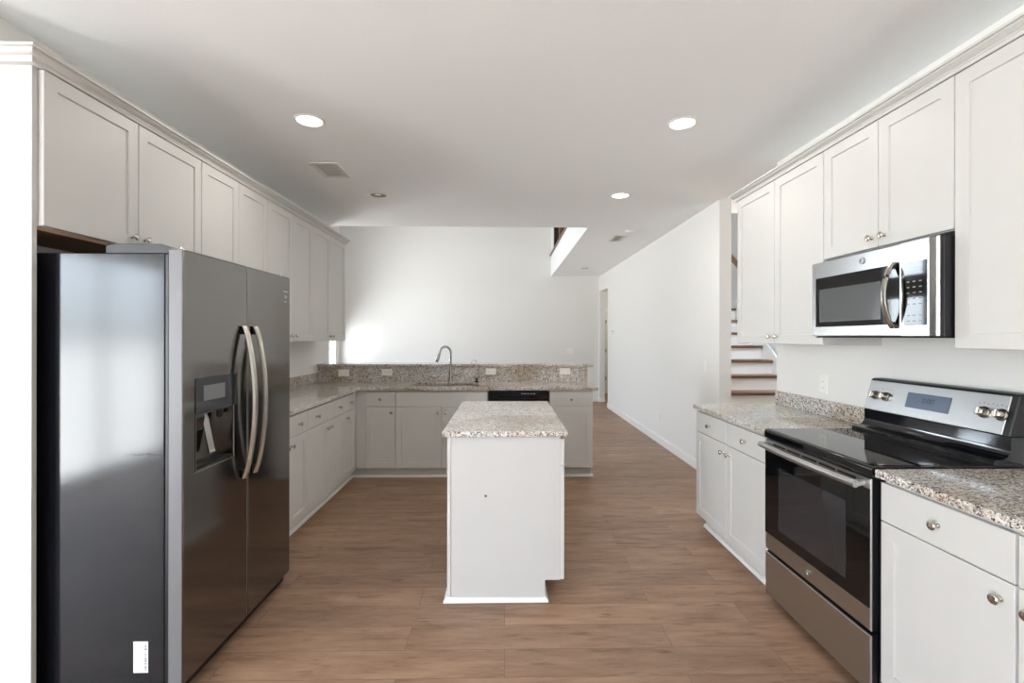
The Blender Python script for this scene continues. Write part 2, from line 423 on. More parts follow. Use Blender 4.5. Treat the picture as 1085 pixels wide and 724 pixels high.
win_n = [0]
def window(a0, a1, z0, z1, pos, plane, bars=(), mull=()):
    win_n[0] += 1
    us = [a0, a0 + .045] + [x for b in mull for x in (b - .02, b + .02)] + [a1 - .045, a1]
    zs = [z0, z0 + .045] + [x for b in bars for x in (b - .018, b + .018)] + [z1 - .045, z1]
    f = MB().slab(us, zs, pos - .10, pos - .05, lambda i, j: i % 2 == 0 or j % 2 == 0, plane).build('window_%d' % win_n[0], M['trim'])
    struct(f)
    g = MB()
    if plane == 'yz': g.box(pos - .078, pos - .072, a0 + .04, a1 - .04, z0 + .04, z1 - .04)
    else: g.box(a0 + .04, a1 - .04, pos - .078, pos - .072, z0 + .04, z1 - .04)
    g.build('pane', M['pane'], f)
    if plane == 'yz': portal('window_daylight', (pos - .04, (a0 + a1) / 2, (z0 + z1) / 2), (1, 0, 0), a1 - a0 - .09, z1 - z0 - .09)
    else: portal('window_daylight', ((a0 + a1) / 2, pos - .04, (z0 + z1) / 2), (0, 1 if pos < 0 else -1, 0), a1 - a0 - .09, z1 - z0 - .09)
for h in GW:
    window(h[0], h[1], h[2], h[3], XGL, 'yz', bars=((h[2] + h[3]) / 2,) if h[3] - h[2] > 1 else (), mull=() if h[1] - h[0] < 1 else ((h[0] + h[1]) / 2,))
window(-2.15, -.30, 0.02, 2.25, XN, 'yz', mull=(-1.22,))
for h in BW: window(h[0], h[1], h[2], h[3], YB, 'xz', bars=(1.38,))
window(2.6, 3.4, 3.55, 4.85, 9.22, 'xz')  # unseen window added to let light into the stairwell

# baseboards and trims
def bb(name, x0, x1, y0, y1, h=.10): return struct(MB().box(x0, x1, y0, y1, 0, h, .003).build(name, M['trim']))
bb('baseboard_right', XW - .014, XW, 4.53, 9.51)
bb('baseboard_right', XW - .014, XW, 10.33, YFAR - .015)
bb('baseboard_far', XGL, XW - .014, YFAR - .014, YFAR)
bb('baseboard_jamb', XW, XWO, 10.316, 10.33)
bb('baseboard_wall_end', XW - .014, XWO + .0, 4.516, 4.53)
bb('baseboard_hall', 2.17, 2.40, 11.886, 11.9)
struct(MB().box(.97, 1.0, YCE, YFAR, 3.185, 3.215).build('trim_loft', M['tread']))
struct(MB().box(1.0, 3.63, YFAR - .9, YFAR - .56, 3.2, 3.2005).build('trim_loft', M['carpet']))

# rear hall door seen through the opening
dr = MB().front(2.52, 3.28, 0.012, 2.03, [(0, 0), (0, -.035), (.004, -.038)], 11.9 - .002).build('door_1', M['trim']); struct(dr)
struct(MB().slab([2.44, 2.51, 3.29], [0, 2.04, 2.12], 11.865, 11.9, lambda i, j: i == 0 or j == 1, 'xz').build('trim_door', M['trim']))
for z in (1.80, 1.08, .38):
    MB().box(2.507, 2.523, 11.845, 11.866, z - .045, z + .045, .003).build('hinge', M['bronze'], dr)

# loft railing: black balusters behind the fascia
rl = thing('loft_railing', 'black iron loft railing above the white ceiling edge', 'railing', (1.05, YCE + .1, 3.2))
MB().box(-.03, .03, 0, 4.0, .90, .95, .006).build('top_rail', M['iron'], rl)
MB().box(-.02, .02, 0, 4.0, .05, .075, .003).build('bottom_rail', M['iron'], rl)
for yy in (0.03, 3.05, 3.97):
    MB().box(-.045, .045, yy - .045, yy + .045, 0, 1.02, .006).lathe([(.03, 1.02), (.05, 1.04), (.04, 1.07), (0, 1.085)], (0, yy, 0)).build('newel_post', M['rail'] if yy == 3.05 else M['iron'], rl)
k = 0
yy = .12
while yy < 3.9:
    if abs(yy - 3.05) > .06:
        MB().box(-.008, .008, yy - .008, yy + .008, .0, .90).build('baluster', M['iron'], rl)
    yy += .1

# ------------------------------------------------------------------ staircase beyond the right wall
st = thing('staircase', 'white staircase with brown wooden treads behind the end of the right wall', 'stairs', (2.85, 5.0, 0))
RISE, RUN = .186, .25
x0, x1 = -.672, .69
for i in range(10):
    y = i * RUN
    MB().box(x0, x1, y, y + .02, i * RISE, (i + 1) * RISE - .035).build('riser', M['trim'], st)
    MB().box(x0, x1, y - .03, y + RUN + .018 if i < 9 else y + 1.78, (i + 1) * RISE - .034, (i + 1) * RISE, .008, 2).build('tread' if i < 9 else 'landing', M['tread'], st)
pts = [(-.2, 0), (-.2, .10), (0.02, .30), (9 * RUN, 9 * RISE + .30), (9 * RUN + .05, 10 * RISE + .12), (4.00, 10 * RISE + .12), (4.00, 10 * RISE + .001), (9 * RUN, 9 * RISE), (.2, 0)]
MB().prism(pts, .691, .715, 'x').build('skirt_board', M['trim'], st)
MB().box(x0, .69, 4.00, 4.03, 10 * RISE + .001, 10 * RISE + .12).build('landing_baseboard', M['trim'], st)
hr = thing('stair_handrail', 'brown wooden handrail on the stairwell wall above the steps', 'handrail', (3.46, 5.8, 1.6))
p0 = Vector((0, -.2, -.1)); p1 = Vector((0, 1.60, 1.16))
MB().tube([p0, p0 + (p1 - p0) * .5, p1, p1 + Vector((0, .12, .03))], .032, 12, .042).build('rail', M['rail'], hr)
for t in (.12, .5, .9):
    q = p0 + (p1 - p0) * t
    MB().tube([q + Vector((0, 0, -.03)), q + Vector((.06, 0, -.08)), q + Vector((.169, 0, -.08))], .008, 8).build('bracket', M['bronze'], hr)

# ------------------------------------------------------------------ cabinets
T = .02
SHAKER = [(0, 0), (0, -.018), (.002, -T), (.057, -T), (.0585, -.0125)]
FLAT = [(0, 0), (0, -.018), (.002, -T)]
GAP = .0021
def knob(parent, x, z, y=-T):
    return MB().lathe([(.0, 0), (.009, 0), (.008, -.003), (.0055, -.006), (.0055, -.013), (.010, -.0165), (.0145, -.0205), (.0152, -.024), (.012, -.0275), (.006, -.029), (0, -.0293)], (x, y, z), 'y', 20).build('knob', M['nickel'], parent)
def door(parent, x0, x1, z0, z1, kx=None, kz=None, mat='cab'):
    d = MB().front(x0 + GAP, x1 - GAP, z0, z1, SHAKER).build('door', M[mat], parent)
    if kx is not None: knob(d, kx, kz)
    return d
def drawer(parent, x0, x1, z0, z1, knobs=(), name='drawer', mat='cab'):
    d = MB().front(x0 + GAP, x1 - GAP, z0, z1, FLAT).build(name, M[mat], parent)
    for kx in knobs: knob(d, kx, (z0 + z1) / 2)
    return d
BZ0, BZ1, DZ0, DZ1, BTOP = .106, .7185, .7225, .866, .883
SHOE = [(.055, 0), (.037, 0)] + [(.055 - .018 * math.cos(a * PI / 12), .018 * math.sin(a * PI / 12) + .004) for a in range(6)] + [(.055, .022)]
def base_cabinet(label, loc, rot, w, depth, drawers, doors, hollow=False, x_min=0.0):
    """local x = along the front, y = 0 at the face frame, -y towards the room"""
    t = thing('base_cabinet', label, 'cabinet', loc, rot)
    if hollow:
        MB().slab([.0005, .018, w - .018, w - .0005], [.0005, .018, depth - .012, depth], .122, BTOP, lambda i, j: not (i == 1 and j == 1)).box(.0005, w - .0005, .0005, depth, .104, .1215).build('carcass', M['cab'], t)
    else: MB().box(x_min + .0005, w - .0005, 0.0005, depth, .104, BTOP, .001).build('carcass', M['cab'], t)
    MB().box(x_min + .0005, w - .0005, .055, depth, 0.0, .104).build('toe_kick', M['cab'], t)
    MB().prism(SHOE, x_min + .0005, w - .0005, 'x').build('shoe_moulding', M['trim'], t)
    for d in drawers:
        drawer(t, d[0], d[1], DZ0, DZ1, d[2], d[3] if len(d) > 3 else 'drawer')
    for d in doors: door(t, d[0], d[1], BZ0, BZ1, d[2], .662)
    return t
# left run, facing the island (local x -> +y)
LB = -1.486; LD = .598
def left_base(label, y0, y1, drawers, doors, **k):
    w = y1 - y0
    return base_cabinet(label, (LB, y0, 0), FRONT_X, w, LD,
                 [(a - y0, b - y0, [c - y0 for c in ks]) for a, b, ks in drawers], [(a - y0, b - y0, kx - y0) for a, b, kx in doors], **k)
left_base('pale grey base cabinet beside the refrigerator, mostly hidden behind it', 2.815, 3.265, [(2.815, 3.265, [3.04])], [(2.815, 3.265, 3.225)])
left_base('narrow pale grey base cabinet next beyond the refrigerator', 3.266, 3.575, [(3.266, 3.575, [3.42])], [(3.266, 3.575, 3.30)])
left_base('wide grey base cabinet with one long two-knob drawer on left run', 3.576, 4.394, [(3.576, 4.394, [3.74, 4.24])], [(3.576, 3.985, 3.945), (3.985, 4.394, 4.025)])
lc = left_base('narrow grey base cabinet in the corner where left run meets peninsula', 4.395, 4.700, [(4.395, 4.70, [4.545])], [(4.395, 4.70, 4.435)])
MB().box(.3055, .382, -.004, .02, .104, BTOP, .001).build('corner_filler', M['cab'], lc)
MB().box(.3055, .440, .055, .075, 0, .104).build('filler_toe_kick', M['cab'], lc)
MB().prism(SHOE, .3055, .421, 'x').build('filler_shoe_moulding', M['trim'], lc)
# peninsula, facing the camera
PB = 4.780; PD = .573
def pen_base(label, xa, xb, drawers, doors, **k):
    return base_cabinet(label, (xa, PB, 0), 0, xb - xa, PD, [(a - xa, b - xa, [c - xa for c in ks]) + tuple(r) for a, b, ks, *r in drawers], [(a - xa, b - xa, kx - xa) for a, b, kx in doors], **k)
pc = pen_base('narrow grey peninsula cabinet left of the sink cabinet', -1.384, -1.089, [(-1.384, -1.089, [-1.238])], [(-1.384, -1.089, -1.127)], x_min=0)
MB().box(-.097, -.0005, -.004, .02, .104, BTOP, .001).build('corner_filler', M['cab'], pc)
MB().box(-.156, -.0005, .055, .075, 0, .104).build('filler_toe_kick', M['cab'], pc)
MB().prism(SHOE, -.156, -.0005, 'x').build('filler_shoe_moulding', M['trim'], pc)
pen_base('wide grey sink cabinet under the faucet on the peninsula', -1.088, -.172, [(-1.088, -.172, [], 'false_drawer_front')], [(-1.088, -.630, -.668), (-.630, -.172, -.592)], hollow=True)
p3 = pen_base('grey cabinet with drawer at the right end of the peninsula', .444, .882, [(.444, .882, [.663])], [(.444, .882, .484)])
MB().prism([(.438, .0), (.456, .0), (.452, .014), (.438, .022)], .037, PD, 'y').build('end_shoe_moulding', M['trim'], p3)
# right run, facing -x (local x -> -y)
RB = 1.450; RD = .600
def right_base(label, ya, yb, drawers, doors):
    base_cabinet(label, (RB, ya, 0), FRONT_NX, ya - yb, RD, [(ya - a, ya - b, [ya - c for c in ks]) for a, b, ks in drawers], [(ya - a, ya - b, ya - kx) for a, b, kx in doors])
right_base('white base cabinet with two drawers between range and stair opening', 3.535, 2.562, [(3.535, 3.055, [3.30]), (3.055, 2.562, [2.81])], [(3.535, 3.055, 3.095), (3.055, 2.562, 3.012)])
right_base('white base cabinet in the near right corner, cut by the frame', 1.785, .80, [(1.785, 1.305, [1.545]), (1.30, .80, [1.05])], [(1.785, 1.305, 1.345), (1.30, .80, 1.26)])

UZ0, UZ1, UTOP = 1.372, 2.4256, 2.440
def wall_cabinet(label, loc, rot, w, depth, z0, doors, kz=None):
    t = thing('wall_cabinet', label, 'cabinet', loc, rot)
    zb = loc[2]
    MB().box(.0005, w - .0005, .0005, depth, 0, UTOP - zb, .001).build('carcass', M['cab'], t)
    for a, b, kx in doors: door(t, a, b, z0 + .003 - zb, UZ1 - zb, kx, (kz if kz else z0 + .05) - zb)
    return t
UL = -1.768; ULD = .318
def left_upper(label, y0, y1, doors, z0=UZ0):
    return wall_cabinet(label, (UL, y0, z0), FRONT_X, y1 - y0, ULD, z0, [(a - y0, b - y0, k - y0) for a, b, k in doors])
of = left_upper('short pale wall cabinet above the refrigerator', 1.838, 2.7805, [(1.839, 2.309, 2.270), (2.309, 2.7805, 2.348)], 1.832)
MB().box(.002, .940, .002, ULD - .001, -.012, -.0002).build('raw_underside', M['ply'], of)
left_upper('tall pale wall cabinet partly hidden behind the top of the refrigerator', 2.7815, 3.544, [(2.7815, 3.163, 3.125), (3.163, 3.544, 3.20)])
left_upper('pale wall cabinet with two doors, second from the far end on left wall', 3.545, 4.372, [(3.545, 3.958, 3.92), (3.958, 4.372, 3.996)])
left_upper('pale wall cabinet at the far end of the left wall, above the counter corner', 4.373, 5.251, [(4.373, 4.812, 4.774), (4.812, 5.251, 4.85)])
UR = 1.746; URD = .305
def right_upper(label, ya, yb, doors, z0=UZ0):
    return wall_cabinet(label, (UR, ya, z0), FRONT_NX, ya - yb, URD, z0, [(ya - a, ya - b, ya - k) for a, b, k in doors])
right_upper('white two-door wall cabinet between the stair opening and the microwave', 3.51, 2.552, [(3.51, 3.022, 3.062), (3.022, 2.552, 2.984)])
right_upper('short white wall cabinet directly above the microwave', 2.551, 1.798, [(2.551, 2.172, 2.21), (2.172, 1.798, 2.134)], 1.834)
right_upper('tall white wall cabinet at the right edge, nearer than the microwave', 1.797, 1.19, [(1.797, 1.19, 1.24)])

# tall end panel by the refrigerator
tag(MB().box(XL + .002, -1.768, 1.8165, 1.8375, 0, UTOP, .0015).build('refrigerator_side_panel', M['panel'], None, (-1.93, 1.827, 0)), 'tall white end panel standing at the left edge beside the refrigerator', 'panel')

# crown mouldings : profile (out, z)
CZ = 2.4285
PROF = [(0, 0), (.024, 0), (.026, .003), (.028, .011), (.032, .013), (.032, .018), (.035, .019), (.047, .033), (.050, .035), (.050, .039), (.060, .041), (.060, .051), (0, .051)]
def crown(label, path, outs, loc):
    """path: plan corners, outs: outward mitre vectors"""
    mb = MB(); rows = []
    for (px, py), (ox, oy) in zip(path, outs):
        rows.append([mb._v((px + ox * o, py + oy * o, CZ + z)) for o, z in PROF])
    n = len(PROF)
    for A, B in zip(rows, rows[1:]):
        for i in range(n): mb.bm.faces.new([A[i], A[(i + 1) % n], B[(i + 1) % n], B[i]])
    mb.bm.faces.new(rows[0]); mb.bm.faces.new(rows[-1][::-1])
    return tag(mb.build('crown_moulding', M['cab'], None, loc), label, 'moulding')
crown('pale crown moulding along the tops of the left wall cabinets', [(XL + .002, 1.816), (-1.7675, 1.816), (-1.7675, 5.252), (XL + .002, 5.252)], [(0, -1), (1, -1), (1, 1), (0, 1)], (-1.77, 3.5, CZ))
crown('white crown moulding along the tops of the right wall cabinets', [(XW - .002, 3.511), (1.7455, 3.511), (1.7455, 1.189), (XW - .002, 1.189)], [(0, 1), (-1, 1), (-1, -1), (0, -1)], (1.75, 2.4, CZ))

# ------------------------------------------------------------------ island
isl = thing('kitchen_island', 'white kitchen island with plain end panel standing mid floor', 'island', (0, 2.555, 0))
IL = 1.145
MB().box(-.3085, -.289, 0, IL, 0, BTOP, .0015).build('back_panel', M['cab'], isl)
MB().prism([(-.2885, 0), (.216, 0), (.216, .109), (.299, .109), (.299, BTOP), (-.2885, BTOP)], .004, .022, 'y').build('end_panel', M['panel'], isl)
MB().box(-.288, .298, .023, IL, .109, BTOP - .001).build('carcass', M['cab'], isl)
MB().box(-.288, .215, .023, IL, 0, .109).build('toe_kick', M['cab'], isl)
sh = MB()
rows = []
qs = [(0, 0), (.018, 0), (.0165, .008), (.011, .017), (.004, .022), (0, .023)]
for (px, py), (ox, oy) in zip([(-.309, IL), (-.309, .0), (.216, .0), (.216, IL)], [(-1, 0), (-1, -1), (1, -1), (1, 0)]):
    rows.append([sh._v((px + ox * o, py + oy * o, z)) for o, z in qs])
for A, B in zip(rows, rows[1:]):
    for i in range(len(qs)): sh.bm.faces.new([A[i], A[(i + 1) % len(qs)], B[(i + 1) % len(qs)], B[i]])
sh.bm.faces.new(rows[0]); sh.bm.faces.new(rows[-1][::-1])
sh.build('shoe_moulding', M['trim'], isl)
face = bpy.data.objects.new('front', None); COL.objects.link(face)
def on_island(o):
    o.matrix_local = Matrix.Translation((.300, 0, 0)) @ Matrix.Rotation(PI / 2, 4, 'Z'); return o
bpy.data.objects.remove(face)
for a, b in ((.003, .572), (.573, IL - .002)):
    on_island(drawer(isl, a, b, .7265, .868, [(a + b) / 2]))
    on_island(door(isl, a, (a + b) / 2, .112, .7225, (a + b) / 2 - .04, .662))
    on_island(door(isl, (a + b) / 2, b, .112, .7225, (a + b) / 2 + .04, .662))
MB().lathe([(0, -.0012), (.005, -.001), (.0075, 0)], (-.103, .004, .562), 'y', 9).build('chip_mark', M['chip'], isl)

# ------------------------------------------------------------------ granite
CT0, CT1 = .884, .9145
def top(o, w=.004): return bevmod(o, w, 2)
xs = [XL + .002, -1.443, -.985, -.275, .931]; ys = [2.815, 4.732, 4.90, 5.25, 5.354]
L = MB().slab(xs, ys, CT0, CT1, lambda i, j: (i == 0 or j >= 1) and not (i == 2 and j == 2)).build('countertop', M['granite'], None, (-1.0, 4.9, CT0))
tag(top(L), 'L-shaped speckled granite countertop along left wall and peninsula', 'countertop')
tag(top(MB().slab([1.409, XW - .002], [2.556, 3.545], CT0, CT1, lambda i, j: True).build('countertop', M['granite'], None, (1.7, 3.0, CT0))), 'granite countertop between the range and the stair opening', 'countertop')
tag(top(MB().slab([1.409, XW - .002], [.78, 1.788], CT0, CT1, lambda i, j: True).build('countertop', M['granite'], None, (1.7, 1.3, CT0))), 'brown granite countertop at the near right corner, closest to camera', 'countertop')
tag(top(MB().slab([-.333, .335], [2.527, 3.72], CT0, CT1, lambda i, j: True).build('countertop', M['granite'], None, (0, 3.1, CT0))), 'pale granite countertop on the white island', 'countertop')
tag(bevmod(MB().box(XL + .002, XL + .022, 2.815, 5.352, CT1 + .0005, 1.016).build('backsplash', M['granite'], None, (XL + .01, 4, CT1)), .002), 'low granite backsplash along the left wall counter', 'backsplash')
tag(bevmod(MB().box(XL + .002, .926, 5.355, 5.374, .90, 1.079).build('backsplash', M['granite'], None, (-.6, 5.365, .9)), .002), 'granite backsplash behind the sink, holding four outlets', 'backsplash')
tag(bevmod(MB().box(XW - .022, XW - .002, 2.556, 3.545, CT1 + .0005, 1.016).build('backsplash', M['granite'], None, (XW - .01, 3, CT1)), .002), 'low grey granite backsplash on right wall, between range and stair opening', 'backsplash')
tag(top(MB().slab([XL + .002, .994], [5.325, 5.62], 1.080, 1.112, lambda i, j: True).build('bar_top', M['granite'], None, (-.5, 5.45, 1.08))), 'long raised granite bar top on the half wall behind the sink', 'bar top')
struct(MB().box(XL + .001, .965, 5.375, 5.49, 0, 1.0795).build('wall_bar', M['wall']))

# ------------------------------------------------------------------ sink and taps
sk = thing('sink', 'steel undermount sink set into the peninsula countertop', 'sink', (-.63, 5.075, .66))
xs = [-.372, -.357, .357, .372]; ys = [-.192, -.177, .177, .192]
MB().slab(xs, ys, .012, .2232, lambda i, j: not (i == 1 and j == 1)).build('basin_walls', M['basin'], sk)
MB().box(-.372, .372, -.192, .192, 0, .0119).build('basin_floor', M['basin'], sk)
MB().lathe([(0, .013), (.04, .013), (.045, .0155), (.035, .014), (0, .0135)], (0, .03, 0)).build('drain', M['chrome'], sk)
fa = thing('faucet', 'tall brushed steel gooseneck faucet behind the sink', 'faucet', (-.604, 5.298, CT1 + .0005))
MB().lathe([(0, 0), (.026, 0), (.026, .006), (.021, .012), (.018, .03), (.0165, .09), (.015, .15), (.0, .152)]).build('body', M['chrome'], fa)
arc = [Vector((0, 0, .14)), Vector((0, 0, .22)), Vector((0, 0, .315))]
d = Vector((-.80, -.6, 0)).normalized(); R = .068
for a in range(1, 13):
    t = a / 12 * PI * .93
    arc.append(Vector((0, 0, .325)) + d * (R - R * math.cos(t)) + Vector((0, 0, R * math.sin(t))))
MB().tube(arc, .0125, 14).build('spout', M['chrome'], fa)
e = arc[-1]; dn = (arc[-1] - arc[-2]).normalized()
MB().tube([e - dn * .004, e + dn * .02, e + dn * .075, e + dn * .11], [.0135, .015, .0185, .019], 14).build('spray_head', M['chrome'], fa)
MB().tube([e + dn * .1105, e + dn * .118], [.0175, .016], 14).build('spray_nozzle', M['black'], fa)
MB().tube([(.012, 0, .075), (.035, 0, .078), (.045, -.003, .079), (.085, -.008, .083)], [.010, .010, .0075, .0065], 12).build('handle', M['chrome'], fa)
ft = thing('filter_tap', 'slim dark gooseneck water tap right of the main faucet', 'tap', (-.318, 5.297, CT1 + .0005))
MB().lathe([(0, 0), (.022, 0), (.022, .01), (.012, .016), (.011, .045), (0, .047)]).build('body', M['bronze'], ft)
a2 = [Vector((0, 0, .03)), Vector((0, 0, .13)), Vector((0, 0, .215))]
for a in range(1, 11):
    t = a / 10 * PI
    a2.append(Vector((-.028 * (1 - math.cos(t)) * .95, -.010 * (1 - math.cos(t)), .215 + .028 * math.sin(t))))
a2.append(a2[-1] + Vector((0, 0, -.02)))
MB().tube(a2, .0042, 10).build('spout', M['chrome'], ft)
MB().tube([(.005, 0, .035), (.025, -.004, .058), (.045, -.008, .075)], [.006, .005, .004], 10).build('lever', M['chrome'], ft)

# ------------------------------------------------------------------ dishwasher
dw = thing('dishwasher', 'black dishwasher built into the peninsula behind the island', 'dishwasher', (-.168, PB, 0))
W = .606
MB().box(.006, W - .006, .002, .57, .10, .878).build('tub', M['black'], dw)
MB().box(.006, W - .006, .05, .57, .0, .099).build('toe_panel', M['black'], dw)
MB().box(.004, W - .004, -.028, 0, .105, .788, .004, 2).build('door', M['enamel'], dw)
pn = MB().box(.004, W - .004, -.034, 0, .791, .874, .006, 2).build('control_panel', M['glass'], dw)
MB().prism([(-.0345, .796), (-.0345, .818), (-.050, .812), (-.050, .800)], .10, .5, 'x').build('grip', M['enamel'], dw)
for i in range(5): MB().box(.33 + i * .03, .348 + i * .03, -.0346, -.0338, .846, .852).build('button_mark', M['lightink'], pn)

# ------------------------------------------------------------------ badges
def badge(parent, x, z, y, r):
    b = MB().lathe([(0, -.0025), (r * .8, -.0025), (r * .84, -.004), (r, -.003), (r, 0), (0, 0)], (x, y, z), 'y', 28).build('badge', M['steel_bright'], parent)
    yy = y - .003
    g1 = [(x - r * .55 + r * .4 * (1 - math.cos(t)) * .5 , yy, z + r * .42 * math.sin(t)) for t in [i * PI / 7 for i in range(-3, 9)]]
    g2 = [(x + r * .1 + r * .38 * math.cos(t), yy, z + r * .45 * math.sin(t)) for t in [i * PI / 7 + .7 for i in range(10)]]
    MB().tube(g1, r * .07, 6).tube(g2, r * .07, 6).tube([(x - r * .3, yy, z - r * .2), (x, yy, z), (x + r * .4, yy, z - r * .05)], r * .06, 6).build('monogram', M['greyink'], b)

# ------------------------------------------------------------------ range
rg = thing('electric_range', 'stainless electric range with black glass top between base cabinets', 'range', (1.405, 2.549, 0), FRONT_NX)
W = .757
MB().box(.004, W - .004, .032, .63, .035, .903).build('body', M['enamel'], rg)
for x in (.05, W - .05):
    for y in (.09, .56): MB().lathe([(0, 0), (.02, 0), (.02, .008), (.009, .012), (.009, .0345), (0, .0345)], (x, y, 0)).build('foot', M['rubber'], rg)
ctp = MB().prism([(-.002, .880), (.006, .876), (.032, .876), (.032, .904), (.60, .904), (.60, .923), (.012, .923), (.002, .919), (-.003, .910)], .0, W, 'x', .0012).build('cooktop', M['glass'], rg)
MB().box(.012, W - .012, .012, .47, .9232, .9246, .0006).build('glass_plate', M['glass'], ctp)
dz0, dz1 = .285, .872
drg = MB().front(.008, W - .010, dz0, dz1, [(0, .007), (0, .004), (.003, 0)]).build('oven_door', M['steel'], rg)
MB().box(.009, W - .011, .0072, .031, dz0 + .001, dz1 - .001).build('door_edge', M['black'], drg)
MB().box(.0085, W - .0115, -.0022, .0005, .372, .832, .0008).build('black_glass', M['glass'], drg)
MB().box(.135, W - .14, -.0034, -.0023, .425, .745, .0008).build('window', M['oven_window'], drg)
for i in range(5): MB().box(.085 + i * .12, .19 + i * .12, -.0008, .001, .850, .859).build('vent_slot', M['slot'], drg)
hp = []
for i in range(17):
    t = i / 16
    hp.append((.028 + t * (W - .062), -.040 - .014 * math.sin(PI * t), .846))
hnd = MB().tube(hp, .0135, 14, .0155).build('handle', M['steel'], drg)
for xx in (.040, W - .046): MB().box(xx - .012, xx + .012, -.046, .0, .835, .857, .004, 2).build('handle_bracket', M['steel_bright'], hnd)
badge(drg, .375, .330, 0, .017)
MB().front(.008, W - .010, .046, .266, [(0, .007), (0, .004), (.003, 0)]).build('storage_drawer', M['steel'], rg)
MB().box(.012, W - .013, .0072, .031, .048, .270).build('drawer_edge', M['black'], rg)
bgp = [(.60, .905), (.475, .9235), (.477, .938), (.485, .943), (.505, .945)]
bgp += [(.505 + .040 * math.sin(a * PI / 16), .985 - .040 * math.cos(a * PI / 16)) for a in range(1, 9)]
bgp += [(.545, 1.030), (.645, 1.030), (.645, .905)]
MB().prism(bgp, .004, W - .004, 'x').build('backguard', M['enamel'], rg)
cb = MB().prism([(.538, 1.031), (.582, 1.192), (.595, 1.198), (.645, 1.198), (.645, 1.031)], .004, W - .004, 'x', .004).build('control_housing', M['black'], rg)
# slanted steel face : local frame on the slope
sl = Matrix.Translation((0, .538, 1.031)) @ Matrix.Rotation(-math.atan2(.044, .161), 4, 'X')
def on_slope(o): o.matrix_local = sl; return o
fc = MB().box(.010, W - .030, -.004, .001, .004, .160, .0015).build('control_face', M['steel'], rg); on_slope(fc)
ds = MB().box(.262, .490, -.0062, -.0035, .048, .122, .002, 2).build('display', M['screen'], fc)
dg = MB()
for x in (.352, .376, .394):
    w = .014 if x < .39 else .016
    dg.box(x, x + w, -.0068, -.0060, .098, .1005).box(x, x + w, -.0068, -.0060, .080, .0825).box(x, x + .0025, -.0068, -.0060, .080, .1005).box(x + w - .0025, x + w, -.0068, -.0060, .080, .1005)
dg.build('digits', M['ink'], ds)
for x in (.070, .136, .640, .710):
    kb = MB().lathe([(0, -.030), (.014, -.030), (.017, -.028), (.0185, -.022), (.0195, -.008), (.0235, -.006), (.0245, 0), (0, 0)], (x, -.004, .082), 'y', 28).build('knob', M['nickel'], fc)
    MB().box(x - .004, x + .004, -.040, -.0335, .066, .098, .002).build('grip_ridge', M['nickel'], kb)
    for i in range(4):
        MB().box(x - .03 + i * .018, x - .025 + i * .018, -.0046, -.0039, .116 + .004 * (i % 2), .119 + .004 * (i % 2)).build('dial_mark', M['ink'], fc)

# ------------------------------------------------------------------ microwave
mw = thing('microwave', 'stainless over-the-range microwave with bowed handle under short cabinet', 'microwave', (1.66, 2.547, 1.421), FRONT_NX)
W, H = .747, .392
MB().box(.002, W - .0015, .031, .388, 0, H - .001, .001).box(.585, W - .0015, .0165, .03, 0, H - .001).build('body', M['black'], mw)
MB().box(.02, W - .02, .01, .36, -.006, -.0003).build('underside_vent', M['slot'], mw)
md = MB().front(0, .580, .002, H - .002, [(0, .030), (0, .004), (.004, 0)]).build('door', M['steel_bright'], mw)
MB().box(.036, .576, -.0022, .0005, .050, .307, .001).build('black_glass', M['glass'], md)
MB().box(.070, .478, -.0034, -.0023, .075, .245, .001).build('window', M['micro_window'], md)
badge(md, .365, .352, 0, .016)
hp = [(.548, -.008 - .040 * math.sin(PI * t) ** .8, .036 + .278 * t) for t in [i / 16 for i in range(17)]]
mh = MB().tube(hp, .014, 14, .008).build('handle', M['handle_steel'], md)
for z in (.048, .302): MB().box(.537, .559, -.016, 0, z - .014, z + .014, .003).build('handle_bracket', M['bronze'], mh)
cpn = MB().prism([(.582, .0), (.716, .0), (.724, .0015), (.738, .007), (.747, .013), (.747, .016), (.582, .016)], .002, H - .002, 'z', .001)
cpn = cpn.build('control_panel', M['steel_bright'], mw)
gl = MB().box(.596, .706, -.002, .0004, .044, .305, .001).build('control_glass', M['glass'], cpn)
MB().box(.612, .690, -.0028, -.0019, .262, .282).build('clock_window', M['oven_window'], gl)
for r in range(8):
    for c in range(3):
        if r == 2: continue
        MB().box(.613 + c * .029, .626 + c * .029, -.0027, -.0019, .061 + r * .023, .0645 + r * .023).build('button_print', M['greyink'], gl)

# ------------------------------------------------------------------ refrigerator
rf = thing('refrigerator', 'black stainless side-by-side refrigerator with ice dispenser', 'refrigerator', (-1.25, 1.875, 0), FRONT_X)
W = .922; SPL = .466
MB().box(0, W, .070, .80, .03, 1.738, .004, 2).build('body', M['fridgeside'], rf)
MB().box(.01, W - .01, .03, .10, .005, .05, .004).build('base_grille', M['black'], rf)
for x in (.06, W - .06):
    MB().lathe([(0, -.03), (.026, -.03), (.026, .03), (0, .03)], (x, .06, .026), 'x', 16).build('roller', M['rubber'], rf)
MB().box(.004, W - .004, .0585, .0695, .06, 1.735).build('gasket', M['black'], rf)
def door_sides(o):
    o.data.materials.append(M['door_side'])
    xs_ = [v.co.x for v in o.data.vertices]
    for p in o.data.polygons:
        if abs(p.normal.x) > .9 and (p.center.x < min(xs_) + .001 or p.center.x > max(xs_) - .001): p.material_index = 1
